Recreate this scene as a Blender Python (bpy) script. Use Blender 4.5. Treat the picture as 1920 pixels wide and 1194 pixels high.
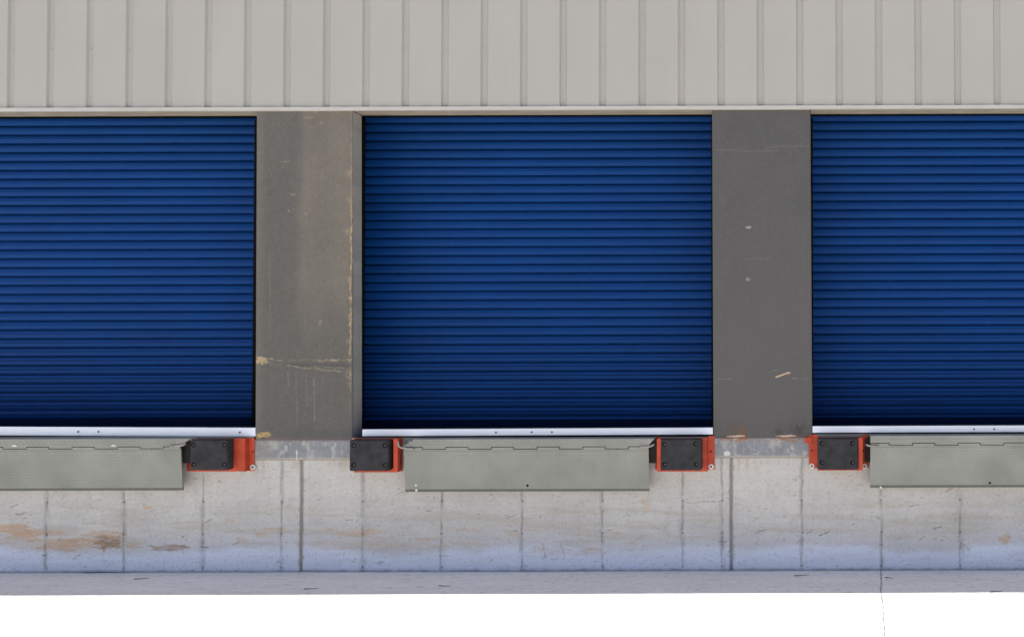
import bpy, bmesh, math, random
import numpy as np
from mathutils import Matrix, Vector

# ------------------------------------------------------------------ camera, sky, sun, exposure
F = 1944.0                      # focal length in photo pixels (photo 1920 wide)
VPX, CY = 1540.0, 597.0
PITCH, ROLL = math.radians(1.27), -0.0030
CAM = Vector((2.387, -8.0, 1.753))
RM = (Matrix.Rotation(math.radians(90) + PITCH, 3, 'X') @ Matrix.Rotation(ROLL, 3, 'Z'))
sc = bpy.context.scene
for o in list(bpy.data.objects): bpy.data.objects.remove(o)
cd = bpy.data.cameras.new('camera'); cam = bpy.data.objects.new('camera', cd)
sc.collection.objects.link(cam); sc.camera = cam
cam.matrix_world = Matrix.Translation(CAM) @ RM.to_4x4()
cd.sensor_width = 36; cd.lens = F / 1920 * 36; cd.shift_x = (960 - VPX) / 1920
cd.clip_start = 0.05; cd.clip_end = 3000
SUN = Vector((-0.55, 0.140, 1.0)).normalized()      # towards the sun: high, along the wall, a little behind it
w = bpy.data.worlds.new('World'); sc.world = w; w.use_nodes = True
nt = w.node_tree; bg = nt.nodes['Background']
sky = nt.nodes.new('ShaderNodeTexSky'); sky.sky_type = 'NISHITA'; sky.sun_disc = False
sky.sun_elevation = math.asin(SUN.z); sky.sun_rotation = math.atan2(SUN.x, SUN.y)
sky.altitude = 100; sky.air_density = .75; sky.dust_density = 3.0; sky.ozone_density = .5
nt.links.new(sky.outputs[0], bg.inputs[0]); bg.inputs[1].default_value = 0.08
sl = bpy.data.lights.new('sun', 'SUN'); sl.energy = 5.0; sl.angle = math.radians(0.4); sl.color = (1, .955, .89)
so = bpy.data.objects.new('sun', sl); sc.collection.objects.link(so)
so.rotation_euler = (-SUN).to_track_quat('-Z', 'Y').to_euler(); so.location = (0, -3, 12)
sc.view_settings.view_transform = 'Standard'; sc.view_settings.look = 'None'
sc.view_settings.exposure = 1.27; sc.view_settings.gamma = 1

# ------------------------------------------------------------------ measuring helpers
def at(px, py, Y=0.0):
    """photo pixel -> world x, z on the plane y = Y"""
    d = RM @ Vector(((px - VPX) / F, -(py - CY) / F, -1))
    t = (Y - CAM.y) / d.y
    p = CAM + d * t
    return p.x, p.z
_a, _b = at(0, 600)[0], at(1920, 600)[0]
def U(x): return (x - _a) / (_b - _a) * 1920.0        # wall metres -> measured photo units
_c, _d = at(960, 200)[1], at(960, 1060)[1]
def V(z): return 200 + (z - _c) / (_d - _c) * 860.0
def X(u): return _a + u / 1920.0 * (_b - _a)
def Z(v): return _c + (v - 200) / 860.0 * (_d - _c)
rng = random.Random(4)
def ground_at(px, py):
    d = RM @ Vector(((px - VPX)/F, -(py - CY)/F, -1)); t = -CAM.z/d.z; p = CAM + d*t; return p

# ------------------------------------------------------------------ numpy noise and paint helpers
def vnoise(x, y, seed):
    r = np.random.RandomState(seed); T = r.rand(256, 256)
    xi = np.floor(x).astype(int); yi = np.floor(y).astype(int)
    fx = x - xi; fy = y - yi; fx = fx*fx*(3-2*fx); fy = fy*fy*(3-2*fy)
    a = T[xi & 255, yi & 255]; b = T[(xi+1) & 255, yi & 255]
    c = T[xi & 255, (yi+1) & 255]; d = T[(xi+1) & 255, (yi+1) & 255]
    return (a*(1-fx)+b*fx)*(1-fy) + (c*(1-fx)+d*fx)*fy
def fbm(x, y, seed, n=4):
    s = 0; a = .5; t = 0
    for i in range(n):
        s = s + a*vnoise(x*2**i+17*i, y*2**i+9*i, seed+i); t += a; a *= .55
    return s/t
def ss(a, b, x):
    t = np.clip((x-a)/(b-a), 0, 1); return t*t*(3-2*t)
def mix(c, col, m):
    m = np.clip(m, 0, 1)[..., None]; return c*(1-m) + np.array(col)*m
def seg(P, Q, x0, y0, x1, y1):
    dx, dy = x1-x0, y1-y0; L = dx*dx+dy*dy+1e-9
    t = np.clip(((P-x0)*dx+(Q-y0)*dy)/L, 0, 1)
    return np.hypot(P-x0-t*dx, Q-y0-t*dy), t
def stroke(P, Q, x0, y0, x1, y1, wd, seed=0, rag=.6):
    n = fbm(P/6, Q/3, seed+50, 3); d, t = seg(P, Q+ (fbm(P/14, P*0, seed+3, 2)-.5)*4, x0, y0, x1, y1)
    return ss(wd, wd*.3, d + rag*wd*(n-.5)*3)
def blob(P, Q, cx, cy, rx, ry, seed=0, rag=1.0, sx=9, sy=4):
    d = np.hypot((P-cx)/rx, (Q-cy)/ry); n = fbm(P/sx, Q/sy, seed+70, 4)
    return ss(1.0, .72, d + rag*(n-.5)*1.6)

def soft(P, Q, cx, cy, rx, ry, seed=0, sx=4, sy=14, amt=1.0):
    n = fbm(P/sx, Q/sy, seed+800, 4)
    return np.exp(-((P-cx)/rx)**2 - ((Q-cy)/ry)**2) * np.clip(1-amt+amt*2.2*(n-.28), 0, 1.3)

# ------------------------------------------------------------------ materials
def mat(name, col=(.5, .5, .5), rough=.7, metal=0, attr=False, var=.08, vscale=30, bump=.0, bscale=200, bdist=.002, spec=.3, aniso=(1,1,1)):
    m = bpy.data.materials.new(name); m.use_nodes = True; n = m.node_tree; N = n.nodes; L = n.links
    b = N['Principled BSDF']; b.inputs['Roughness'].default_value = rough; b.inputs['Metallic'].default_value = metal
    b.inputs['Specular IOR Level'].default_value = spec
    tc = N.new('ShaderNodeTexCoord'); mp = N.new('ShaderNodeMapping'); L.new(tc.outputs['Object'], mp.inputs[0]); mp.inputs['Scale'].default_value = aniso
    no = N.new('ShaderNodeTexNoise'); no.inputs['Scale'].default_value = vscale; no.inputs['Detail'].default_value = 6; L.new(mp.outputs[0], no.inputs[0])
    mr = N.new('ShaderNodeMapRange'); mr.inputs[1].default_value = .3; mr.inputs[2].default_value = .7
    mr.inputs[3].default_value = 1-var; mr.inputs[4].default_value = 1+var; L.new(no.outputs[0], mr.inputs[0])
    if attr:
        a = N.new('ShaderNodeAttribute'); a.attribute_name = 'surface'; src = a.outputs['Color']
    else:
        a = N.new('ShaderNodeRGB'); a.outputs[0].default_value = (*col, 1); src = a.outputs[0]
    vm = N.new('ShaderNodeVectorMath'); vm.operation = 'SCALE'; L.new(src, vm.inputs[0]); L.new(mr.outputs[0], vm.inputs['Scale'])
    L.new(vm.outputs[0], b.inputs['Base Color'])
    rr = N.new('ShaderNodeMapRange'); rr.inputs[3].default_value = max(rough-.12, .05); rr.inputs[4].default_value = min(rough+.12, 1)
    L.new(no.outputs[0], rr.inputs[0]); L.new(rr.outputs[0], b.inputs['Roughness'])
    if bump:
        n2 = N.new('ShaderNodeTexNoise'); n2.inputs['Scale'].default_value = bscale; n2.inputs['Detail'].default_value = 4; L.new(mp.outputs[0], n2.inputs[0])
        bp = N.new('ShaderNodeBump'); bp.inputs['Strength'].default_value = bump; bp.inputs['Distance'].default_value = bdist
        L.new(n2.outputs[0], bp.inputs['Height']); L.new(bp.outputs[0], b.inputs['Normal'])
    return m
M = dict(
    clad=mat('cladding_paint', (.355, .343, .322), .55, var=.035, vscale=1.6, bump=.25, bscale=5, bdist=.012, aniso=(1, 1, .5)),
    flash=mat('flashing_paint', (.42, .41, .39), .5, var=.04, vscale=4, bump=.15, bscale=8, bdist=.004),
    soffit=mat('soffit_paint', (.30, .265, .21), .7, var=.22, vscale=5, aniso=(1, 4, 4)),
    gap=mat('dark_gap', (.02, .02, .02), .9),
    jamb=mat('jamb_paint', (.30, .285, .26), .7, var=.08, vscale=8),
    black=mat('black_guide_shade', (.006, .006, .007), .95, spec=.05),
    floor=mat('dock_floor', (.035, .035, .037), .9, var=.2, spec=.1),
    blue=mat('blue_paint', (.0032, .037, .165), .5, var=.08, vscale=5, bump=.2, bscale=60, bdist=.001, spec=.08, aniso=(.35, 1, 1)),
    navy=mat('navy_foot_shade', (.0018, .008, .035), .7, spec=.05),  # near-black blue for the shade at the door foot
    alu=mat('aluminium', (.62, .67, .78), .42, .55, var=.07, vscale=9, bump=.1, bscale=40, aniso=(.25, 1, 2)),
    rivet=mat('dull_steel', (.12, .13, .16), .5, .6),
    conc=mat('concrete', attr=True, rough=.85, var=.055, vscale=55, bump=.3, bscale=120, bdist=.001),
    ground=mat('concrete_apron', attr=True, rough=.9, var=.07, vscale=25, bump=.4, bscale=90, bdist=.003),
    pad=mat('grey_panel', attr=True, rough=.75, var=.07, vscale=120, bump=.35, bscale=260, bdist=.0012),
    edge=mat('galvanised_edge', attr=True, rough=.6, metal=.15, var=.06, vscale=60, bump=.2, bscale=120),
    tread=mat('grey_green_paint', (.250, .254, .230), .55, var=.13, vscale=4, bump=.2, bscale=150, bdist=.001),
    lipedge=mat('lip_edge_dark', (.13, .135, .115), .6, var=.12, vscale=30),  # darker tone for the bevelled strip along the lip's bottom
    seam=mat('hinge_shadow', (.03, .028, .025), .9),  # near-black pin colour stands in for shadow in the hinge gaps
    red=mat('red_paint', (.46, .062, .028), .55, var=.22, vscale=14, bump=.25, bscale=70, bdist=.001),
    rubber=mat('black_rubber', (.030, .030, .034), .75, var=.4, vscale=14, bump=.4, bscale=110, bdist=.0015, spec=.25),
    bolt=mat('bolt_steel', (.10, .10, .095), .45, .7),
    socket=mat('bolt_socket', (.006, .006, .006), .9),
    washer=mat('zinc_washer', (.62, .62, .60), .5, .2),
    rod=mat('bare_steel_rod', (.32, .31, .28), .5, .4, var=.2),
    twig=mat('dry_bark', (.07, .055, .045), .9, var=.3),
    roof=mat('roof_sheet', (.3, .3, .3), .7),
    dark=mat('dark_steel', (.022, .022, .02), .8, var=.3),
)

# ------------------------------------------------------------------ object helpers
def link(name, me, parent=None, mats=()):
    o = bpy.data.objects.new(name, me); sc.collection.objects.link(o)
    for m in mats: me.materials.append(m)
    if parent is not None: o.parent = parent; o.matrix_parent_inverse = parent.matrix_world.inverted()
    return o
def empty(name, loc):
    o = bpy.data.objects.new(name, None); sc.collection.objects.link(o); o.location = loc
    o.matrix_world = Matrix.Translation(loc); o.empty_display_size = .1
    return o
def tag(o, label, cat, group=None, kind=None):
    o['label'] = label
    if cat: o['category'] = cat
    if group: o['group'] = group
    if kind: o['kind'] = kind
    return o
def finish(name, bm, m, parent=None, bevel=0, seg_=2, smooth=False):
    me = bpy.data.meshes.new(name)
    bmesh.ops.recalc_face_normals(bm, faces=bm.faces)
    bm.to_mesh(me); bm.free()
    o = link(name, me, parent, m if isinstance(m, (list, tuple)) else [m])
    if smooth:
        for p in me.polygons: p.use_smooth = True
    if bevel:
        b = o.modifiers.new('bevel', 'BEVEL'); b.width = bevel; b.segments = seg_; b.limit_method = 'ANGLE'; b.angle_limit = math.radians(40)
    return o
def box(bm, x0, x1, y0, y1, z0, z1, mi=0):
    v = [bm.verts.new((x, y, z)) for z in (z0, z1) for y in (y0, y1) for x in (x0, x1)]
    for f in ((0,1,3,2),(4,6,7,5),(0,4,5,1),(2,3,7,6),(0,2,6,4),(1,5,7,3)):
        bm.faces.new([v[i] for i in f]).material_index = mi
    return v
def prism(bm, pts, y0, y1, mi=0):
    """polygon in x,z extruded from y0 to y1"""
    a = [bm.verts.new((x, y0, z)) for x, z in pts]; b = [bm.verts.new((x, y1, z)) for x, z in pts]
    bm.faces.new(a).material_index = mi; bm.faces.new(b[::-1]).material_index = mi
    n = len(pts)
    for i in range(n): bm.faces.new((a[i], b[i], b[(i+1) % n], a[(i+1) % n])).material_index = mi
def cyl(bm, x, z, r, y0, y1, n=16, r1=None, mi=0):
    r1 = r if r1 is None else r1
    a = [bm.verts.new((x+r*math.cos(t), y0, z+r*math.sin(t))) for t in [2*math.pi*i/n for i in range(n)]]
    b = [bm.verts.new((x+r1*math.cos(t), y1, z+r1*math.sin(t))) for t in [2*math.pi*i/n for i in range(n)]]
    bm.faces.new(a).material_index = mi; bm.faces.new(b[::-1]).material_index = mi
    for i in range(n): bm.faces.new((a[i], b[i], b[(i+1) % n], a[(i+1) % n])).material_index = mi
def tube(bm, pts, r, n=8):
    rings = []
    for i, p in enumerate(pts):
        p = Vector(p); a = Vector(pts[max(i-1, 0)]); b = Vector(pts[min(i+1, len(pts)-1)]); d = (b-a).normalized()
        s = d.cross(Vector((0, .9, .43))).normalized(); t = d.cross(s).normalized()
        rr = r[i] if isinstance(r, (list, tuple)) else r
        rings.append([bm.verts.new(p + s*rr*math.cos(q) + t*rr*math.sin(q)) for q in [2*math.pi*k/n for k in range(n)]])
    for A, B in zip(rings, rings[1:]):
        for k in range(n): bm.faces.new((A[k], A[(k+1) % n], B[(k+1) % n], B[k]))
    bm.faces.new(rings[0]); bm.faces.new(rings[-1][::-1])
def sheet(name, co, col, m, parent=None, extra=None, smooth=True):
    """grid mesh from co[ny,nx,3] with a per-vertex surface colour; extra = list of (quad corner coords, colour)"""
    ny, nx = co.shape[:2]; v = co.reshape(-1, 3); c = col.reshape(-1, 3)
    i = np.arange(ny*nx).reshape(ny, nx)
    q = np.stack([i[:-1, :-1], i[:-1, 1:], i[1:, 1:], i[1:, :-1]], -1).reshape(-1, 4)
    if extra:
        ev = np.array([p for quad, _ in extra for p in quad], float); ec = np.array([cc for _, cc in extra for _k in range(4)], float)
        eq = len(v) + np.arange(len(ev)).reshape(-1, 4)
        v = np.vstack([v, ev]); c = np.vstack([c, ec]); q = np.vstack([q, eq])
    me = bpy.data.meshes.new(name)
    me.vertices.add(len(v)); me.vertices.foreach_set('co', v.astype(np.float32).ravel())
    me.loops.add(q.size); me.loops.foreach_set('vertex_index', q.astype(np.int32).ravel())
    me.polygons.add(len(q)); me.polygons.foreach_set('loop_start', (np.arange(len(q))*4).astype(np.int32))
    me.update(calc_edges=True); me.validate()
    at_ = me.attributes.new('surface', 'FLOAT_COLOR', 'POINT')
    at_.data.foreach_set('color', np.hstack([np.clip(c, 0.002, 1), np.ones((len(c), 1))]).astype(np.float32).ravel())
    if smooth: me.polygons.foreach_set('use_smooth', np.ones(len(q), bool))
    return link(name, me, parent, [m])

# ------------------------------------------------------------------ main levels (metres)
XL, XR = -10.0, 9.0                         # built length of the dock
ZF = Z(824)                                # top of the dock edge
Z_FLASH0, Z_FLASH1 = Z(208.5), Z(201.5)
RECESS, DOORY = .155, .50
DOORS = [(XL, at(480, 500)[0]), (at(678, 500, RECESS)[0], at(1336, 500)[0]), (at(1520.5, 500)[0], XR)]
JX = [(DOORS[0][0], DOORS[0][1]), (at(661, 500)[0], DOORS[1][1]), DOORS[2]]

# ------------------------------------------------------------------ ground
def ground():
    xs = np.unique(np.concatenate([[-1500, -400, -100, -30, -12, -7], np.arange(-4.6, 4.6, .007), [7, 12, 30, 100, 400, 1500]]))
    ys = np.unique(np.concatenate([[-1500, -400, -100, -30, -10, -5, -3], np.arange(-1.75, .02, .012), [.02, .3, 30, 1500]]))
    gx, gy = np.meshgrid(xs, ys)
    # the measured units of the strip: how far out from the wall
    c = np.zeros(gx.shape+(3,)) + np.array([.70, .685, .67])  # shaded strip painted paler than the sunlit part, in place of sky light
    n1 = fbm(gx*1.2, gy*9, 5, 5); n2 = fbm(gx*25, gy*60, 9, 3); n3 = fbm(gx*3, gy*30, 14, 4)
    c = c*(1+.16*(n1-.5)+.12*(n2-.5)+.10*(n3-.5))[..., None]
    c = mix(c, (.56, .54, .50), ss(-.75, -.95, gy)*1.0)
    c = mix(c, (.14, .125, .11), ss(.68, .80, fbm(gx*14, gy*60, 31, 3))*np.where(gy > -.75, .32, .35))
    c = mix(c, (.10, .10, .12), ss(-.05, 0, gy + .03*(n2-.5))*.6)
    # cracked joint running out from the wall
    ga, gb = ground_at(1650, 1072), ground_at(1657.5, 1190)
    jx = ga.x + (gb.x-ga.x)/(gb.y-ga.y)*(gy-ga.y) + .02*(fbm(gy*3, gy*0, 77, 3)-.5)
    c = mix(c, (.07, .07, .075), ss(.007, .003, np.abs(gx-jx))*np.where(gy > -.72, .75, .92))
    z = (n1-.5)*.004*(np.abs(gy) < 2) + .0*gx
    z[(np.abs(gx) > 4.55) | (gy < -1.7)] = 0
    co = np.stack([gx, gy, z], -1)
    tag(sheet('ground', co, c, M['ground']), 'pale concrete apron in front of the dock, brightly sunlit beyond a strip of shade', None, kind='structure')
ground()

# ------------------------------------------------------------------ concrete dock wall
SEAMS = [92, 237, 384, 531, 683, 830, 980, 1130, 1280, 1354, 1503, 1651, 1798, -55, 1945]
JOINTS = [568, 1371]
def dock_wall():
    xs = np.unique(np.concatenate([[XL, -7, -5.2], np.arange(-4.3, 4.25, .0055), [5, 7, XR]])); zs = np.arange(-.02, ZF, .0055); zs[-1] = ZF
    gx, gz = np.meshgrid(xs, zs); P, Q = U(gx), V(gz)
    base = np.array([.515, .498, .475])
    c = np.zeros(gx.shape+(3,)) + base
    n1 = fbm(P/90, Q/50, 1, 5); n2 = fbm(P/14, Q/16, 2, 4); n3 = fbm(P/60, Q/7, 3, 4); n4 = fbm(P/3.0, Q/3.0, 4, 2); nv = fbm(P/9, Q/70, 8, 4)
    c = c*(1 + .22*(n1-.5) + .12*(n2-.5) + .14*(n3-.5) + .10*(n4-.5) + .10*(nv-.5))[..., None]
    # each formwork board a slightly different grey
    pan = np.zeros(gx.shape)
    for i, s in enumerate(sorted(SEAMS)): pan += (P > s)*(rng.random()-.5)*.045
    c *= (1+pan-pan.mean())[..., None]
    c = mix(c, (.47, .45, .42), ss(960, 870, Q)*.4)
    # pale bluish lime wash along the foot, wavy rim, brightened in place of sky light
    rim = np.interp(P, [0, 120, 250, 380, 500, 620, 720, 860, 980, 1100, 1280, 1400, 1500, 1610, 1700, 1800, 1900],
                       [1022, 1032, 1038, 1031, 1021, 1022, 1037, 1034, 1026, 1030, 1024, 1030, 1025, 1021, 1037, 1030, 1022])
    rim = rim + 16*(fbm(P/45, Q/40, 11, 4)-.5)
    c = mix(c, (.58, .60, .66), ss(rim-45, rim+8, Q)*.55)
    c = mix(c, (.72, .77, .90), ss(rim-7, rim+9, Q)*(.62+.5*(n3-.5)))
    # bands of yellowish dust
    c = mix(c, (.44, .39, .33), ss(.52, .7, fbm(P/120, Q/12, 21, 4))*ss(930, 960, Q)*ss(1040, 1010, Q)*.45)
    # brown scraped patches
    br = [(28, 990, 52, 13, .9), (62, 1000, 26, 12, .9), (105, 996, 26, 5, .8), (150, 1015, 55, 9, .85), (120, 1022, 42, 9, .8), (210, 1012, 26, 14, .95), (200, 1000, 42, 7, .7), (255, 1022, 20, 6, .55),
          (322, 1024, 38, 6, .8), (318, 1008, 10, 3, .6), (280, 950, 8, 3.5, .9), (433, 976, 8, 4, .6), (490, 1000, 18, 5, .6), (455, 1012, 12, 8, .45), (515, 990, 35, 3, .6), (675, 997, 58, 7, .55), (660, 1020, 80, 9, .35),
          (760, 1022, 70, 9, .35), (800, 1010, 26, 3, .55), (880, 1018, 50, 7, .35), (875, 993, 20, 3, .45), (968, 1002, 12, 4, .5), (1050, 1033, 60, 10, .3), (1120, 1036, 30, 8, .35), (1158, 1000, 9, 3, .7), (1182, 1019, 16, 5, .4),
          (1212, 947, 9, 12, .45), (1880, 1018, 13, 9, .75), (1884, 1008, 8, 5, .6), (60, 1018, 70, 14, .3), (1000, 995, 40, 2.5, .4)]
    for i, (cx, cy, rx, ry, a) in enumerate(br):
        c = mix(c, (.52, .35, .22) if i not in (5, 8) else (.30, .20, .13), blob(P, Q, cx, cy, rx, ry, i, 1.3, 20, 4)*a*np.clip(.1+1.5*fbm(P/14, Q/1.6, 640+i, 3), 0, 1))
    # form seams: thin ragged dark lines with tie marks
    dy = np.zeros(gx.shape)
    for i, s in enumerate(SEAMS):
        d = np.abs(P - s - 2.2*(fbm(Q/25, Q*0, 40+i, 2)-.5)); rag = fbm(P/5, Q/13, 60+i, 3); wide = 2.3 + 2.6*fbm(Q/60, Q*0, 90+i, 2)
        side = fbm(P/4, Q/30, 160+i, 2)
        c = mix(c, (.15, .145, .14), ss(wide, .4, d)*(.12+.42*ss(.35, .72, rag)))
        c = mix(c, (.22, .21, .20), ss(9, 2, d)*.35*ss(.4, .7, side))
        dy += .0022*ss(2.6, .6, d)
        for ty in (940, 1000, 1062):
            dd = np.hypot(P-s-rng.uniform(-1, 1), Q-ty); c = mix(c, (.10, .10, .10), ss(2.6, 1.2, dd)*.65); dy += .004*ss(2.5, 1.2, dd)
    for i, s in enumerate(JOINTS):
        d = np.abs(P - s - 1.2*(fbm(Q/70, Q*0, 340+i, 2)-.5)); n = fbm(P/3, Q/18, 300+i, 3)
        c = mix(c, (.20, .19, .175), ss(5, 2.5, d)*(.3+.5*n)); c = mix(c, (.17, .16, .15), ss(3.2, 1.4, d)*.55)
        c = mix(c, (.27, .23, .18), ss(9, 4, d)*ss(.5, .75, fbm(P/4, Q/9, 310+i, 3))*.6); dy += .006*ss(3.2, 1.5, d)
    # pits, scuffs, scratches
    pit = ss(.735, .80, fbm(P/3.2, Q/3.2, 501, 2)); c = mix(c, (.12, .115, .11), pit*.2); dy += pit*.0006
    pit2 = ss(.80, .86, fbm(P/6, Q/4, 503, 2)); c = mix(c, (.16, .14, .12), pit2*.4)
    sc2 = ss(.70, .80, fbm((P+Q*.8)/12, (Q-P*.25)/2.4, 507, 3)); c = mix(c, (.19, .165, .14), sc2*.16*ss(915, 960, Q))
    for i in range(46):
        x0 = rng.uniform(0, 1920); y0 = rng.uniform(925, 1050); L = rng.uniform(4, 22); a = rng.uniform(-.8, .1)
        c = mix(c, rng.choice([(.14, .12, .10), (.24, .17, .11), (.11, .11, .11)]), stroke(P, Q, x0, y0, x0+L, y0+L*a, rng.uniform(.7, 1.5), i+900)*rng.uniform(.35, .8))
    for x0, y0, x1, y1 in [(1018, 1018, 1024, 1045), (1052, 1022, 1060, 1042), (1285, 943, 1350, 943), (1352, 880, 1352, 905), (1800, 1020, 1818, 1036)]:
        c = mix(c, (.24, .19, .15), stroke(P, Q, x0, y0, x1, y1, 1.3, int(x0))*.55)
    # rust weeping from the steel edge, dirt at the foot
    c = mix(c, (.38, .29, .21), ss(.55, .75, fbm(P/8, Q/30, 520, 3))*ss(905, 866, Q)*.45)
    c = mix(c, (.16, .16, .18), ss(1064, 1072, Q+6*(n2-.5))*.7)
    co = np.stack([gx, dy, gz], -1)
    g = (.3, .3, .3)
    ex = [([(XL, 0, ZF), (XR, 0, ZF), (XR, .012, ZF), (XL, .012, ZF)], g)]
    o = sheet('concrete_dock_wall', co, c, M['conc'], extra=ex)
    tag(o, 'long stained pale concrete dock wall with vertical form seams below the doors', 'wall')
dock_wall()
bm = bmesh.new(); box(bm, XL, XR, .0125, 4, .01, ZF-.001)
tag(finish('dock_floor', bm, M['floor']), 'dark concrete floor of the dock behind the blue doors', None, kind='structure')

# ------------------------------------------------------------------ warehouse: cladding, flashing, soffits, jambs, roof
wh = empty('warehouse', (0, 0, ZF))
tag(wh, 'warehouse with pale beige ribbed metal cladding above the three blue doors', 'building')
PITCHX = (at(1869, 200)[0] - at(25, 200)[0]) / 25; G0 = at(25, 200)[0]
HT = 5.0; GW = .025; ZC0 = Z_FLASH1 - .003
def cladding():
    bm = bmesh.new(); rows = [ZC0, ZC0+.02, ZC0+.06, 3.9, 4.3, HT]
    prof = []
    k0 = int((XL-G0)/PITCHX)-0; k1 = int((XR-G0)/PITCHX)
    prof.append((XL, -.03, 0))
    for k in range(k0, k1+1):
        g = G0 + k*PITCHX
        if g-GW-.01 < XL or g+GW+.01 > XR: continue
        prof += [(g-GW-.005, -.030, 0), (g-GW+.006, -.014, .012), (g-.003, -.0135, .012), (g+.003, -.0150, .012), (g+GW-.006, -.014, .012), (g+GW+.005, -.030, 0)]
        g2 = g+PITCHX
        if g2 < XR:
            for i in range(1, 8):
                t = i/8; s = math.sin(math.pi*t); prof.append((g+GW+.004+t*(PITCHX-2*GW-.008), -.030 + .0035*s*rng.uniform(.8, 1.1), .0075*s))
    prof.append((XR, -.03, 0))
    grid = [[bm.verts.new((x, y, z + (lift if r == 0 else 0))) for x, y, lift in prof] for r, z in enumerate(rows)]
    for a, b in zip(grid, grid[1:]):
        for i in range(len(prof)-1): bm.faces.new((a[i], a[i+1], b[i+1], b[i]))
    o = finish('cladding', bm, M['clad'], wh)
    for p in o.data.polygons: p.use_smooth = False
    proto = None; zs_ = at(960, 92)[1]
    for k in range(k0, k1+1):
        g = G0 + k*PITCHX
        if not (X(-5) < g < X(1930)): continue
        if proto is None:
            b2 = bmesh.new(); cyl(b2, 0, 0, .007, -.003, .003, 8); cyl(b2, 0, 0, .004, -.006, -.003, 6)
            proto = finish('screw', b2, M['clad'], wh); s = proto
        else:
            s = proto.copy(); sc.collection.objects.link(s)
        s.parent = wh; s.matrix_parent_inverse = wh.matrix_world.inverted(); s.location = (g+rng.uniform(-.002, .002), -.0135, zs_+rng.uniform(-.006, .006))
cladding()
bm = bmesh.new(); box(bm, XL, XR, -.001, .02, ZC0-.002, HT-.01); finish('shadow_gap_board', bm, M['gap'], wh)  # near-black sheet giving the shadow arcs under the panel bottoms
bm = bmesh.new(); box(bm, XL, XR, -.042, -.004, Z_FLASH0, Z_FLASH1); finish('drip_flashing', bm, M['flash'], wh, .003)
ZS = Z_FLASH0 + .001
for i, (a, b) in enumerate(JX):
    bm = bmesh.new(); box(bm, a+.001, b-.001, -.003, RECESS, ZS+.001, ZS+.08); finish('soffit', bm, M['soffit'], wh)
    bm = bmesh.new(); box(bm, a-.14, b+.14, RECESS+.0, DOORY+.3, ZS+.06, ZS+.3); finish('door_header', bm, M['black'], wh)
# wall masses behind the pillars, and the rest of the building
for a, b in ((DOORS[0][1], JX[1][0]), (DOORS[1][1], DOORS[2][0])):
    bm = bmesh.new(); box(bm, a+.03, b-.03, .012, RECESS-.0005, ZF+.002, ZS-.002); finish('column', bm, M['jamb'], wh)
    bm = bmesh.new(); box(bm, a+.16, b-.16, RECESS, .7, ZF+.002, ZS+.055); finish('column_core', bm, M['black'], wh)
bm = bmesh.new(); box(bm, XL, XR, -.03, 7.5, HT+.001, HT+.04); finish('roof', bm, M['roof'], wh)
bm = bmesh.new(); box(bm, XL, XR, 7.3, 7.5, .01, HT); box(bm, XL-.15, XL-.001, 0, 7.5, .01, HT); box(bm, XR+.001, XR+.15, 0, 7.5, .01, HT); finish('outer_wall', bm, M['clad'], wh)

# ------------------------------------------------------------------ grey panel pillars
def pillar(name, tl, tr, bl, br_, ytop, ybot, paint, label):
    (x0, z1), (x1, _) = at(tl, ytop, -.004), at(tr, ytop, -.004)
    (x2, z0), (x3, _) = at(bl, ybot, -.004), at(br_, ybot, -.004)
    nx, nz = 190, 620
    s = np.linspace(0, 1, nx)[None, :]; t = np.linspace(0, 1, nz)[:, None]
    gx = (x2+(x0-x2)*t)*(1-s) + (x3+(x1-x3)*t)*s; gz = z0+(z1-z0)*t + 0*s
    P = U(gx); Q = V(gz); c, dy = paint(P, Q, s+0*t, t+0*s)
    gy = -.004 + dy
    rr = .006; e = np.minimum(s, 1-s)*(x1-x0); gy = gy + np.where(e < rr, (rr-np.sqrt(np.maximum(rr*rr-(rr-e)**2, 0))), 0)
    co = np.stack([gx, gy, gz], -1)
    # side returns as extra columns
    out = []
    cs = np.array([.30, .29, .265])  # painted paler than the front to make up for light lost on the returns
    for col_, xx in ((0, None), (nx-1, None)):
        pass
    L = co[:, :1].copy(); R = co[:, -1:].copy(); Lb = L.copy(); Rb = R.copy(); Lb[..., 1] = RECESS; Rb[..., 1] = RECESS
    Lm = L.copy(); Rm = R.copy(); Lm[..., 1] = .01; Rm[..., 1] = .01
    cL = np.zeros((nz, 1, 3))+cs*1.0
    nn = fbm(Q[:, :1]/20, Q[:, :1]*0, 9, 3)
    cR = cL*(1+.3*(nn[..., None]-.5))
    co = np.concatenate([Lb, Lm, co, Rm, Rb], 1); c = np.concatenate([cR, cR, c, cR, cR], 1)
    o = sheet(name, co, c, M['pad'])
    tag(o, label, 'pillar', 'grey pillars between the doors')
    return o
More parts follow.
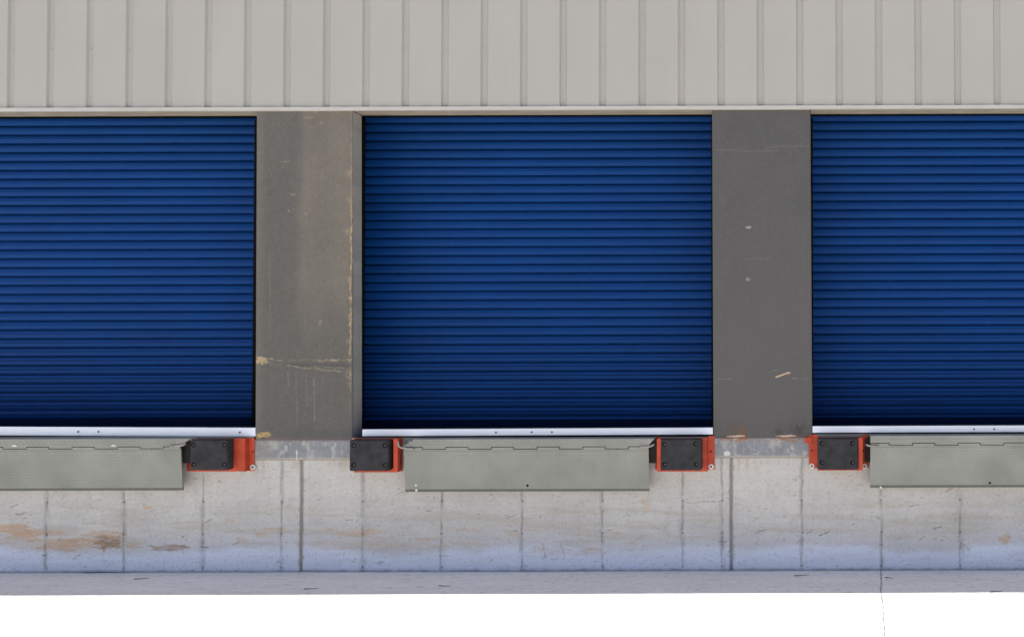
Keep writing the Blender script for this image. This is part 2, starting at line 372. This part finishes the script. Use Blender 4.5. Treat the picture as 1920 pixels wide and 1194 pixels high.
def paint_left(P, Q, s, t):
    n1 = fbm(P/40, Q/90, 201, 5); n2 = fbm(P/7, Q/9, 202, 4); nf = fbm(P/2.2, Q/2.2, 203, 2)
    c = np.zeros(P.shape+(3,)) + np.array([.104, .099, .091])
    lt = ss(548, 572, P + 10*(fbm(P/20, Q/60, 204, 3)-.5) - 18*ss(450, 650, Q)*0)*ss(700, 480, Q)
    c = mix(c, (.150, .135, .115), lt*.85*(.75+.5*(n1)))
    c = mix(c, (.10, .097, .094), ss(505, 540, P)*ss(575, 555, P)*ss(560, 300, Q)*.6)
    c = mix(c, (.165, .155, .14), ss(500, 484, P)*.35)
    c = c*(1+.16*(n1-.5)+.14*(n2-.5)+.22*(nf-.5))[..., None]
    c = mix(c, (.26, .20, .15), ss(.62, .78, fbm(P/25, Q/10, 205, 4))*ss(250, 215, Q)*ss(560, 575, P)*.7)
    # worn right corner with yellow foam showing through
    rag = fbm(P/3, Q/7, 210, 4); dens = np.interp(Q, [215, 300, 320, 340, 365, 420, 430, 560, 620, 650, 678, 685, 700, 730, 760, 820], [.1, .25, .6, .2, .45, .75, 1.0, .9, .95, .7, .5, 0, .5, .25, .15, 0])
    edge = 657.5 + 2.5*(fbm(Q/15, Q*0, 211, 3)-.5)*2
    d = np.abs(P-edge)
    c = mix(c, (.38, .29, .17), ss(3.2, .6, d + 9*(rag-.5))*np.clip(dens, 0, 1)*np.clip(2.1*fbm(P/2.5, Q/4, 17, 3)-.25, 0, 1))
    c = mix(c, (.09, .085, .08), ss(2.0, .4, np.abs(P-661.3))*.7)
    dy = ss(3, 0, np.abs(P-656.5))*.004*np.clip(dens, 0, 1)
    for x, y, rx, ry in [(652, 324, 6, 9), (654, 378, 4, 8), (653, 435, 6, 6), (600, 605, 3, 6), (655, 640, 6, 5), (654, 703, 4, 9), (540, 395, 2.5, 3), (530, 303, 8, 1.2), (572, 402, 2, 2), (548, 365, 8, 1.2)]:
        c = mix(c, (.34, .26, .17), soft(P, Q, x, y, rx, ry, int(x+y), 2.5, 3, 1.0)*.75)
    # the tear across the lower third
    c = mix(c, (.42, .32, .17), blob(P, Q, 490, 677, 15, 7, 3, .9, 8, 4)*np.clip(1.9*fbm(P/4, Q/2, 12, 3)-.25, 0, 1))
    for a in [(480, 671, 530, 676, 2.0, .6), (530, 676, 590, 676, 1.2, .35), (590, 676, 660, 675.5, 2.0, .9), (505, 683, 560, 688, 1.2, .3), (540, 686, 600, 693, 1.7, .75), (600, 693, 650, 698, 1.5, .6), (590, 689, 645, 690, 1.3, .6)]:
        c = mix(c, (.36, .30, .20), stroke(P, Q, *a[:4], a[4]*.85, int(a[0]), 1.0)*a[5]*np.clip(1.8*fbm(P/9, Q/2, int(a[1]), 3)-.35, 0, 1))
    c = mix(c, (.085, .083, .082), stroke(P, Q, 560, 681, 655, 683, 4, 9)*.5)
    dy = dy + .004*stroke(P, Q, 530, 681, 655, 684, 4, 9)
    for a in [(541, 696, 543, 726, 1.2, .4), (590, 712, 592, 790, 1.5, .35), (556, 700, 560, 800, 1.6, .18), (575, 700, 577, 760, 1.4, .2), (505, 470, 508, 640, 2.0, .12)]:
        c = mix(c, (.26, .25, .23), stroke(P, Q, *a[:5], int(a[0]))*a[5])
    sp = ss(.80, .86, fbm(P/2.6, Q/2.6, 220, 2)); c = mix(c, (.28, .25, .20), sp*.3)
    c = mix(c, (.46, .32, .12), blob(P, Q, 497, 815, 15, 6, 8, .9, 7, 4)*np.clip(2.2*fbm(P/4, Q/2, 14, 3)-.3, 0, 1))
    c = mix(c, (.17, .12, .11), ss(818, 824, Q+5*(n2-.5))*.7)
    c = mix(c, (.085, .085, .088), ss(800, 812, Q)*ss(520, 560, P)*.4)
    return c, dy
def paint_right(P, Q, s, t):
    n1 = fbm(P/60, Q/80, 251, 5); n2 = fbm(P/7, Q/9, 252, 4); nf = fbm(P/2.2, Q/2.2, 253, 2)
    c = np.zeros(P.shape+(3,)) + np.array([.083, .081, .082])
    c = c*(1+.18*(n1-.5)+.10*(n2-.5)+.20*(nf-.5))[..., None]
    c = mix(c, (.102, .098, .094), ss(350, 700, Q)*.5)
    for a in [(1342, 284, 1460, 286, 1.2, .22), (1440, 279, 1518, 277, 1.3, .2), (1345, 714, 1372, 713, 1.2, .3), (1480, 714, 1515, 716, 1.3, .35), (1440, 700, 1458, 699, 1.2, .4), (1400, 488, 1450, 487, 1, .2)]:
        c = mix(c, (.24, .23, .20), stroke(P, Q, *a[:5], int(a[0]))*a[5])
    c = mix(c, (.52, .38, .24), stroke(P, Q, 1455, 709, 1480, 701.5, 1.9, 2, .25))
    c = mix(c, (.34, .31, .28), blob(P, Q, 1405, 429, 6, 3, 1, .8, 5, 3)*.8); c = mix(c, (.30, .28, .25), blob(P, Q, 1403, 527, 4, 4, 2, .8, 4, 4)*.5)
    c = mix(c, (.13, .065, .03), soft(P, Q, 1375, 812, 9, 13, 5)*.8); c = mix(c, (.17, .08, .03), soft(P, Q, 1393, 812, 8, 12, 6)*.85)
    c = mix(c, (.04, .034, .032), soft(P, Q, 1495, 808, 15, 13, 7)*.9); c = mix(c, (.05, .042, .04), soft(P, Q, 1458, 811, 9, 11, 8)*.85)
    c = mix(c, (.05, .04, .038), soft(P, Q, 1378, 822, 24, 4, 9)*.8)
    for cx in (1382, 1475):
        c = mix(c, (.26, .10, .035), soft(P, Q, cx+4, 825, 26, 3.5, cx, 7, 4)*1.1)
        c = mix(c, (.58, .40, .31), blob(P, Q, cx-3, 820.3, 20, 1.7, cx+1, .9, 8, 3)*.9)
    sp = ss(.84, .9, fbm(P/2.6, Q/2.6, 260, 2)); c = mix(c, (.22, .21, .19), sp*.4)
    return c, 0*P
pillar('wall_pillar', 481, 661, 478.5, 661.5, 209.5, 825, paint_left, 'wide grey pillar with torn surface and yellow foam showing along its right edge')
pillar('wall_pillar', 1335, 1519, 1337.5, 1523, 206, 824, paint_right, 'wide plain dark grey pillar with two rusty scrapes at its foot')

# ------------------------------------------------------------------ steel dock edge below each pillar
def edge_plate(u0, u1, v0, v1, label, seed, rust):
    x0, x1 = X(u0), X(u1); z0, z1 = Z(v1), Z(v0)
    gx, gz = np.meshgrid(np.linspace(x0, x1, 170), np.linspace(z0, z1, 42)); P, Q = U(gx), V(gz)
    n1 = fbm(P/25, Q/12, seed, 4); n2 = fbm(P/3, Q/9, seed+9, 3)
    c = np.zeros(P.shape+(3,))+np.array([.22, .23, .25]); c = c*(1+.35*(n1-.5)+.2*(n2-.5))[..., None]
    c = mix(c, (.52, .50, .46), ss(.54, .74, fbm(P/7, Q/16, seed+20, 4))*.38)
    c = mix(c, (.55, .54, .50), ss(.64, .76, fbm(P/11, Q/10, seed+30, 3))*.4)
    c = mix(c, (.42, .38, .32), ss(v1-6, v1-2, Q+3*(n2-.5))*.8); c = mix(c, (.12, .085, .06), ss(v1-1.6, v1, Q)*.9)
    if rust: 
        for cx in (1385, 1478): c = mix(c, (.30, .12, .035), soft(P, Q, cx+2, v0+1, 30, 5.5, cx, 7, 5)*1.15)
        c = mix(c, (.60, .59, .56), blob(P, Q, 1363, 853, 8, 5, 3, .5, 4, 4)*.9)
    else:
        c = mix(c, (.16, .10, .08), ss(v0+4, v0, Q+6*(n2-.5))*.6); c = mix(c, (.6, .6, .58), stroke(P, Q, 559, 845, 559, 862, 1.5, 4)*.9)
        c = mix(c, (.27, .26, .23), ss(540, 500, P)*.5)
    co = np.stack([gx, -.0055 + 0*gx, gz], -1)
    t = co[-1]; b = co[0]; ex = [([(x0, -.0055, z1), (x1, -.0055, z1), (x1, .01, z1), (x0, .01, z1)], (.2, .2, .2)), ([(x0, -.0055, z0), (x0, .01, z0), (x1, .01, z0), (x1, -.0055, z0)], (.1, .08, .06))]
    o = sheet('steel_edge_plate', co, c, M['edge'], extra=ex); tag(o, label, 'edge plate', 'steel edge plates under the pillars')
edge_plate(476, 662, 825.2, 862.5, 'scuffed grey steel strip with pale drips under the torn pillar', 400, False)
edge_plate(1334, 1522, 824.2, 861, 'grey steel strip with orange rust patches under the plain dark pillar', 440, True)

# ------------------------------------------------------------------ blue roller doors
PER = (at(960, 400, DOORY)[1] - at(960, 566.2, DOORY)[1]) / 10
def slat_profile(f, t=0.0):
    """one slat, top to bottom: deep dark joint, bowed face, a crease half way that opens on the lower slats (f 0..1)"""
    H = PER; k = H/.0684; h = .0009 + .0026*f; d = .003 + .016*f
    P_ = [(.045, .0), (.045, .0098+.0022*t), (.0050, .0108+.0026*t), (.0014, .016), (-.0012, .024), (-.0020, .0344-h), (d, .0348-h), (d, .0344+h), (-.0020, .0348+h), (.0, .046), (.0024, .055), (.0046, .061), (.012, .0672)]
    return [(y, z*k) for y, z in P_]
def door(i, label, vtop, vsill, u0c, u1c):
    a, b = DOORS[i]; root = empty('roller_door', ((a+b)/2, DOORY, ZF)); tag(root, label, 'door', 'blue roller doors')
    zt = at(960, vtop, DOORY)[1] + .012
    bm = bmesh.new(); z = zt; prev = None; x0, x1 = a-.13, b+.13
    nxs = 9
    while z > ZF - .02:
        f_ = float(ss(560, 750, V(z))); dent = .0012*math.sin(z*3.1+i)
        for y, dz in slat_profile(f_, float(ss(330, 230, V(z)))):
            row = []
            for k in range(nxs):
                x = x0+(x1-x0)*k/(nxs-1); row.append(bm.verts.new((x, DOORY+y+dent*math.sin(k*1.1+i)+.0009*math.sin(k*1.7+z*9), z-dz)))
            if prev:
                for k in range(nxs-1): bm.faces.new((prev[k], prev[k+1], row[k+1], row[k]))
            prev = row
        z -= PER
    finish('curtain', bm, M['blue'], root)
    YG = DOORY-.04
    ge = [(None, 480), (678, 1336), (1520.5, None)][i]
    for side, px_ in zip((-1, 1), ge):
        if px_ is None: continue
        xe = at(px_ - side*(1.5 if side > 0 else 4), 500, YG)[0]; xa, xb = sorted((xe, xe+side*.06))
        bm = bmesh.new(); box(bm, xa, xb, YG-.03, YG+.02, ZF+.001, ZS+.03); finish('shade_guide_rail', bm, M['black'], root)  # rails in near-black, set inward so they also imitate shade at the jambs
    bm = bmesh.new(); zb_ = at(960, vsill-17, DOORY-.02)[1]; box(bm, x0, x1, DOORY-.022, DOORY-.004, ZF+.001, zb_); box(bm, x0, x1, DOORY-.034, DOORY-.023, ZF+.001, zb_-.045)  # navy bar added to stand in for shade on the lowest slats
    finish('foot_shade_bar', bm, M['navy'], root, .003)
door(0, 'blue slatted roller door left of the torn grey pillar, cut by the picture edge', 219.5, 800, 0, 480)
door(1, 'blue slatted roller door in the middle between the two grey pillars', 216, 804, 680, 1336)
door(2, 'blue slatted roller door right of the plain dark pillar, cut by the picture edge', 215.5, 801, 1522, 1920)

def sill(u0, u1, v0, v1, tilt, rivs, label):
    x0, x1 = at(u0, 810, -.001)[0], at(u1, 810, -.001)[0]; z1 = Z(v0); z0 = Z(v1)
    root = empty('sill_strip', ((x0+x1)/2, 0, z0)); tag(root, label, 'sill strip', 'bright metal strips under the blue doors')
    bm = bmesh.new(); pts = [(x0, z0+tilt*(0)), (x1, z0-tilt), (x1, z1-tilt), (x0, z1)]
    prism(bm, pts, -.002, .012); finish('strip', bm, M['alu'], root, .0015)
    for ru in rivs:
        xr = at(ru, 810)[0]; f = (xr-x0)/(x1-x0); zr = (z0+z1)/2 - tilt*f - .002
        bm = bmesh.new(); cyl(bm, xr, zr, .0075, -.0055, -.0019, 12); finish('rivet', bm, M['rivet'], root)
    bm = bmesh.new(); box(bm, x0, x1, .013, DOORY-.012, z1-.028-max(tilt, 0), z1-.024-max(tilt, 0)); finish('ledge', bm, M['floor'], root)
sill(-420, 479, 797.5-2.0, 814-2.0, .026, (147, 185, 450), 'bright bluish metal strip under the left blue door')
sill(679.5, 1336.5, 805.5, 818.5, -.006, (997, 1035, 930), 'bright metal strip under the middle blue door')
sill(1523.5, 2300, 802, 814.5, -.002, (1826, 1864), 'bright metal strip under the right blue door')

# ------------------------------------------------------------------ edge-of-dock levelers
def lugs(bm, x0, x1, z0, z1, yf, ytf=None, p=.0205):
    nx = int((x1-x0)/p); nz = int((z1-z0)/p)
    for i in range(nx):
        for j in range(nz):
            cx = x0+(i+.5)*(x1-x0)/nx; cz = z0+(j+.5)*(z1-z0)/nz; s = 1 if (i+j) % 2 else -1
            l, w_ = .0115, .0040; dx, dz = .7071, .7071*s
            y = yf(cz)
            pts = [(cx+dx*l, cz+dz*l), (cx-dz*w_, cz+dx*w_), (cx-dx*l, cz-dz*l), (cx+dz*w_, cz-dx*w_)]
            vs = [bm.verts.new((px_, yf(pz_)-.0002, pz_)) for px_, pz_ in pts]
            tv = bm.verts.new((cx, y-.0032, cz))
            for k in range(4): bm.faces.new((vs[k], vs[(k+1) % 4], tv))
def leveler(u0, u1, vt, vh, vk, vb, lcut, rcut, knuck, label, holes=(), marks=()):
    YH = -.125; YB = -.095
    x0, x1 = at(u0, 850, YH)[0], at(u1, 850, YH)[0]
    zt = at(960, vt, YH)[1]; zh = at(960, vh, YH)[1]; zk = at(960, vk, YH)[1]; zb = at(960, vb, YB)[1]; um = 0
    off = (vt-821)*0
    root = empty('dock_leveler', ((x0+x1)/2, YH, zb)); tag(root, label, 'dock leveler', 'grey dock levelers below the doors')
    # deck plate (upright bevelled header joined to the dock)
    bm = bmesh.new()
    xa = at(lcut, 822, YH)[0] if lcut else x0; xb = at(rcut, 822, YH)[0] if rcut else x1
    prism(bm, [(x0, zh), (x1, zh), (x1, zh+.004), (xb, zt), (xa, zt), (x0, zh+.004)], YH, YH+.012)
    prism(bm, [(xa, zt-.012), (xb, zt-.012), (xb, zt), (xa, zt)], YH+.0122, -.004)
    lugs(bm, max(x0, -4.4)+.03, min(x1, 4.2)-.03, zh+.006, zt-.006, lambda z: YH)
    finish('deck_plate', bm, M['tread'], root)
    # worn dark scuffs along the top rim
    # back header strip behind deck
    xh0, xh1 = knuck_range[0], knuck_range[1]
    # hinge knuckles and lip top band
    g = .0055
    bmL = bmesh.new(); per = 85.6; h = 44.0
    us = []
    u = knuck
    while u > u0+25: u -= per
    edges = [u0]
    segs = []; cur = u0; low = False; v = u
    pts_ = []
    k = u
    while k < u1-6:
        for q in (k, k+h):
            if u0+8 < q < u1-8: pts_.append((q, q == k))
        k += per
    prevq = u0; state_low = not pts_[0][1] if pts_ else False
    for q, starts_low in pts_ + [(u1, None)]:
        segs.append((prevq, q, state_low)); state_low = bool(starts_low); prevq = q
    for a, b, low in segs:
        ax, bx = at(a, 838, YH)[0]+g/2, at(b, 838, YH)[0]-g/2
        if low:
            bmK = bmesh.new(); prism(bmK, [(ax, zk), (bx, zk), (bx, zh-.0004), (ax, zh-.0004)], YH-.001, YH+.012); finish('hinge_knuckle', bmK, M['tread'], root, .0012)
        else: prism(bmL, [(ax, zk-g+.0004), (bx, zk-g+.0004), (bx, zh-g), (ax, zh-g)], YH-.001, YH+.012)
    bm = bmesh.new(); tube(bm, [(x0+.01, YH+.020, (zk+zh)/2), (x1-.01, YH+.020, (zk+zh)/2)], .0075, 10); finish('hinge_pin', bm, M['seam'], root)
    # lip
    ztop = zk-g; zl = zb+.022
    yf = lambda z: YH + (YB-YH)*(ztop-z)/(ztop-zb)
    def slab(bm, xa_, xb_, za, zb_, mi=0, th=.016):
        vs = [bm.verts.new((x, yf(z)+y, z)) for z in (zb_, za) for y in (0, th) for x in (xa_, xb_)]
        for f in ((0,1,3,2),(4,6,7,5),(0,4,5,1),(2,3,7,6),(0,2,6,4),(1,5,7,3)): bm.faces.new([vs[i] for i in f]).material_index = mi
    slab(bmL, x0, x1, ztop, ztop-.009)
    slab(bmL, x0, x1, ztop-.0108, zl)
    # bevelled bottom edge turned inwards
    v1_ = [bmL.verts.new(p) for p in [(x0, yf(zl), zl-.0002), (x1, yf(zl), zl-.0002), (x1, YB+.014, zb), (x0, YB+.014, zb), (x1, YB+.018, zl-.0002), (x0, YB+.018, zl-.0002)]]
    for f in ((0,1,2,3), (3,2,4,5), (0,3,5), (1,4,2)): bmL.faces.new([v1_[i] for i in f]).material_index = 1
    lugs(bmL, max(x0, -4.4)+.006, min(x1, 4.2)-.006, zl+.004, ztop-.014, yf)
    finish('lip', bmL, [M['tread'], M['lipedge']], root)
    for hu, hv in holes:
        hx, hz = at(hu, hv, YB-.006); bm = bmesh.new(); cyl(bm, hx, hz, .0095, yf(hz)-.0032, yf(hz)+.002, 14); finish('lip_hole', bm, M['socket'], root)
    for mu, mv, mw, mh_ in marks:
        hx, hz = at(mu, mv, YB-.006); bm = bmesh.new(); y = yf(hz); prism(bm, [(hx-mw, hz-mh_), (hx+mw*.6, hz-mh_*1.1), (hx+mw, hz+mh_*.4), (hx-mw*.2, hz+mh_), (hx-mw*.8, hz+mh_*.6)], y-.0036, y); finish('paint_chip', bm, M['washer'], root)
    # lugged rubber / steel support arms behind lip
    for xs_ in (x0+.25, x1-.25):
        if abs(xs_) > 4.3: continue
        bm = bmesh.new(); box(bm, xs_-.02, xs_+.02, YB+.03, -.006, zb+.06, zt-.016); finish('support_arm', bm, M['dark'], root)
    return root, x0, x1, zt, zh
knuck_range = (0, 0)
ldefs = [
 dict(u0=-130, u1=338.5, vt=820.5, vh=834.5, vk=838.2, vb=917.5, lcut=None, rcut=357, knuck=5.5, label='grey treadplate dock leveler with hanging lip at the left picture edge', holes=(), marks=((33, 834.5, .022, .006), (218, 834, .018, .006))),
 dict(u0=757, u1=1216, vt=823, vh=837, vk=841, vb=921.5, lcut=776, rcut=1226, knuck=792, label='grey treadplate dock leveler with hanging lip under the middle blue door', holes=((989, 910),), marks=((780, 909, .008, .008), (780.5, 918.5, .009, .010))),
 dict(u0=1632, u1=2110, vt=819, vh=832, vk=836, vb=916.5, lcut=None, rcut=None, knuck=1667, label='grey treadplate dock leveler with hanging lip at the right picture edge', holes=((1856, 905),), marks=((1651.5, 913.5, .009, .010),)),
]
LV = [leveler(**d) for d in ldefs]
# dark steel boxes and bent hinge rods are parts of their leveler
def lev_box(root, u0, u1, v0, v1, y0, y1, name='side_bracket'):
    x0, z1 = at(u0, v0, y0); x1, z0 = at(u1, v1, y0); bm = bmesh.new(); 
    prism(bm, [(x0, z0), (x1, z0), (x1, z1), (x0+.35*(x1-x0), z1), (x0, z1-.03)], y0, y1); finish(name, bm, M['dark'], root, .004)
def rod(root, pts, name='hinge_rod'):
    bm = bmesh.new(); P3 = []
    for u, v, y in pts: x, z = at(u, v, y); P3.append((x, y, z))
    tube(bm, P3, .0075, 10); finish(name, bm, M['rod'], root, smooth=True)
lev_box(LV[0][0], 337, 359, 824, 868, -.075, -.006)
lev_box(LV[1][0], 1214, 1233, 823, 868, -.075, -.006)
lev_box(LV[2][0], 1622, 1634, 820, 866, -.055, -.006)
rod(LV[0][0], [(318, 836.5, -.132), (335, 836, -.134), (344, 834, -.134), (348.5, 831, -.13)])
rod(LV[1][0], [(1199, 838, -.132), (1216, 837.5, -.134), (1222, 835.5, -.134), (1227, 832.5, -.13)])
rod(LV[1][0], [(776, 841, -.133), (762, 840.5, -.136), (752, 839, -.138), (747.5, 836, -.138), (746, 826.5, -.138)])
rod(LV[2][0], [(1648, 835.5, -.132), (1636, 836, -.134), (1629, 835, -.134), (1623, 833.5, -.13)])

# continuous back header behind the leveler decks, up to the bumpers
for (ua, ub, v0, v1, root) in ((-400, 478, 817.5, 830, LV[0][0]), (662, 1338, 821, 832, LV[1][0]), (1524, 2200, 817, 829, LV[2][0])):
    bm = bmesh.new(); box(bm, X(ua), X(ub), -.0075, -.0005, Z(v1), Z(v0)); finish('header_strip', bm, M['tread'], root, .002)

# ------------------------------------------------------------------ dock bumpers
def bumper(fl, ch, rb, vf, vr, bolts, washers, ear=None, label='', holes=(), strip=None):
    """fl: wall flange u0,u1; ch: channel front u0,u1 (at -.06); rb: rubber front u0,u1 (at -.155)"""
    YC, YR = -.062, -.158
    f0, f1 = X(fl[0]), X(fl[1]); z1, z0 = Z(vf[0]+.5), Z(vf[1]-2)
    c0, cz1 = at(ch[0], vf[0]+1.5, YC); c1, cz0 = at(ch[1], vf[1]-.3, YC)
    r0, rz1 = at(rb[0], vr[0]-.8, YR); r1, rz0 = at(rb[1], vr[1]+.8, YR)
    root = empty('dock_bumper', ((f0+f1)/2, 0, z0)); tag(root, label, 'dock bumper', 'red dock bumpers with black rubber blocks')
    bm = bmesh.new()
    if f0 < c0-.004: box(bm, f0, c0-.0002, -.014, -.0075, z0, z1)
    if f1 > c1+.004: box(bm, c1+.0002, f1, -.014, -.0075, z0, z1)
    t = .008
    box(bm, c0, c0+t, YC, -.0078, cz0, cz1); box(bm, c1-t, c1, YC, -.0078, cz0, cz1)
    box(bm, c0+t+.0002, c1-t-.0002, YC, YC+t, cz0+.001, cz1-.001)
    if strip:
        s0, s1 = at(strip[0], 850, -.125)[0], at(strip[1], 850, -.125)[0]; box(bm, s0, s1, -.125, YC-.0004, cz0+.010, cz1-.002)
    if ear:
        ex, ez = X(ear[0]), Z(ear[1]); prism(bm, [(ex-.03, ez+.012), (ex-.02, ez+.028), (ex+.035, ez+.03), (ex+.035, ez-.035), (ex+.012, ez-.03), (ex-.022, ez-.012)], -.0205, -.0145)
    finish('bracket', bm, M['red'], root, .002)
    # rubber block: rounded slab, back edge in line with the channel
    bm = bmesh.new(); box(bm, r0, r1, YR, YC-.0008, rz0, rz1)
    ob = finish('rubber_block', bm, M['rubber'], root, .012, 3)
    for u, v in bolts:
        x, z = at(u, v, YR)
        bm = bmesh.new(); n = 18
        cyl(bm, x, z, .0185, YR-.0012, YR+.004, n); s = finish('bolt_recess', bm, M['socket'], ob)
        bm = bmesh.new(); cyl(bm, x+.005, z, .0062, YR-.005, YR-.0014, 6, .0068); finish('bolt', bm, M['bolt'], ob)
    for u, v in washers:
        x, z = at(u, v, -.016)
        bm = bmesh.new(); cyl(bm, x, z, .0205, -.0182, -.0144, 24); wq = finish('washer', bm, M['washer'], root, .001)
        bm = bmesh.new(); cyl(bm, x, z, .0095, -.024, -.0186, 6); finish('anchor_bolt', bm, M['bolt'], wq)
    for u, v in holes:
        x, z = at(u, v, -.016); bm = bmesh.new(); cyl(bm, x, z, .007, -.0152, -.0142, 14); finish('bolt_hole', bm, M['socket'], root)
bumper((355, 481), (361, 459), (356.5, 425.5), (820, 884), (825, 880.5), [(362.5, 834), (420, 834), (363, 870.5), (420, 870.5)], [(474, 875.5)], label='bumper with wide bare red bracket plate, at the left foot of the torn pillar', holes=[(473.5, 846)])
bumper((668, 757), (664, 745), (655, 728), (819.5, 885.5), (825.5, 882), [(663, 835), (721.5, 835), (663, 871.5), (722, 871.5)], [], label='bumper at the right foot of the torn pillar, without white washers', strip=(737.5, 745.5))
bumper((1229.5, 1340), (1232, 1326), (1239.5, 1315), (819, 884), (824, 880.5), [(1245.5, 833), (1304, 832), (1246, 870), (1305, 870)], [(1333.5, 874.5)], label='bumper at the left foot of the plain dark pillar, one white washer', holes=[(1333, 846)], strip=(1231.5, 1239.5))
bumper((1516, 1627.5), (1533, 1617.5), (1532.5, 1609), (817.5, 882), (822.5, 879.5), [(1541, 831), (1598.5, 831), (1541, 867), (1598.5, 867)], [(1522, 873.5), (1621, 874)], ear=(1514, 829), label='bumper with bent red ear and two white washers, right of plain dark pillar', holes=[(1522, 844.5), (1619, 845)], strip=(1609.5, 1617.5))

# ------------------------------------------------------------------ twigs lying on the apron
TW = [((167, 1071.5), (247, 1073), 'long thin dark twig lying along the foot of the wall at the left'), ((251, 1086.5), (282, 1084.5), 'short dark twig on the shaded apron at the left'),
      ((569, 1105), (598, 1103.5), 'short brown twig on the apron below the torn pillar'), ((823, 1098.5), (846, 1100), 'small reddish twig on the apron below the middle leveler'),
      ((1489, 1080), (1518, 1079), 'thin twig on the apron below the plain dark pillar'), ((1660, 1083), (1674, 1085), 'small twig beside the crack in the apron'),
      ((1856, 1110.5), (1880, 1109), 'dark twig at the rim of the sunlight at the right'), ((1601, 1126), (1621, 1125.5), 'pale scrap of bark in the sunlight left of the crack')]
for i, (a, b, lab) in enumerate(TW):
    p, q = ground_at(*a), ground_at(*b)
    if p.y > -.02: p.y = -.03
    if q.y > -.02: q.y = -.03
    bm = bmesh.new(); n = 6; r = .0032; pts = []
    for k in range(n+1):
        t = k/n; v = p.lerp(q, t); v.z = .006; v.y += .004*math.sin(t*5+i); v.x += 0; pts.append(v)
    tube(bm, pts, [r*(1-.6*k/n) for k in range(n+1)], 6); tag(finish('twig', bm, M['twig'], smooth=True), lab, 'twig', 'twigs on the apron')
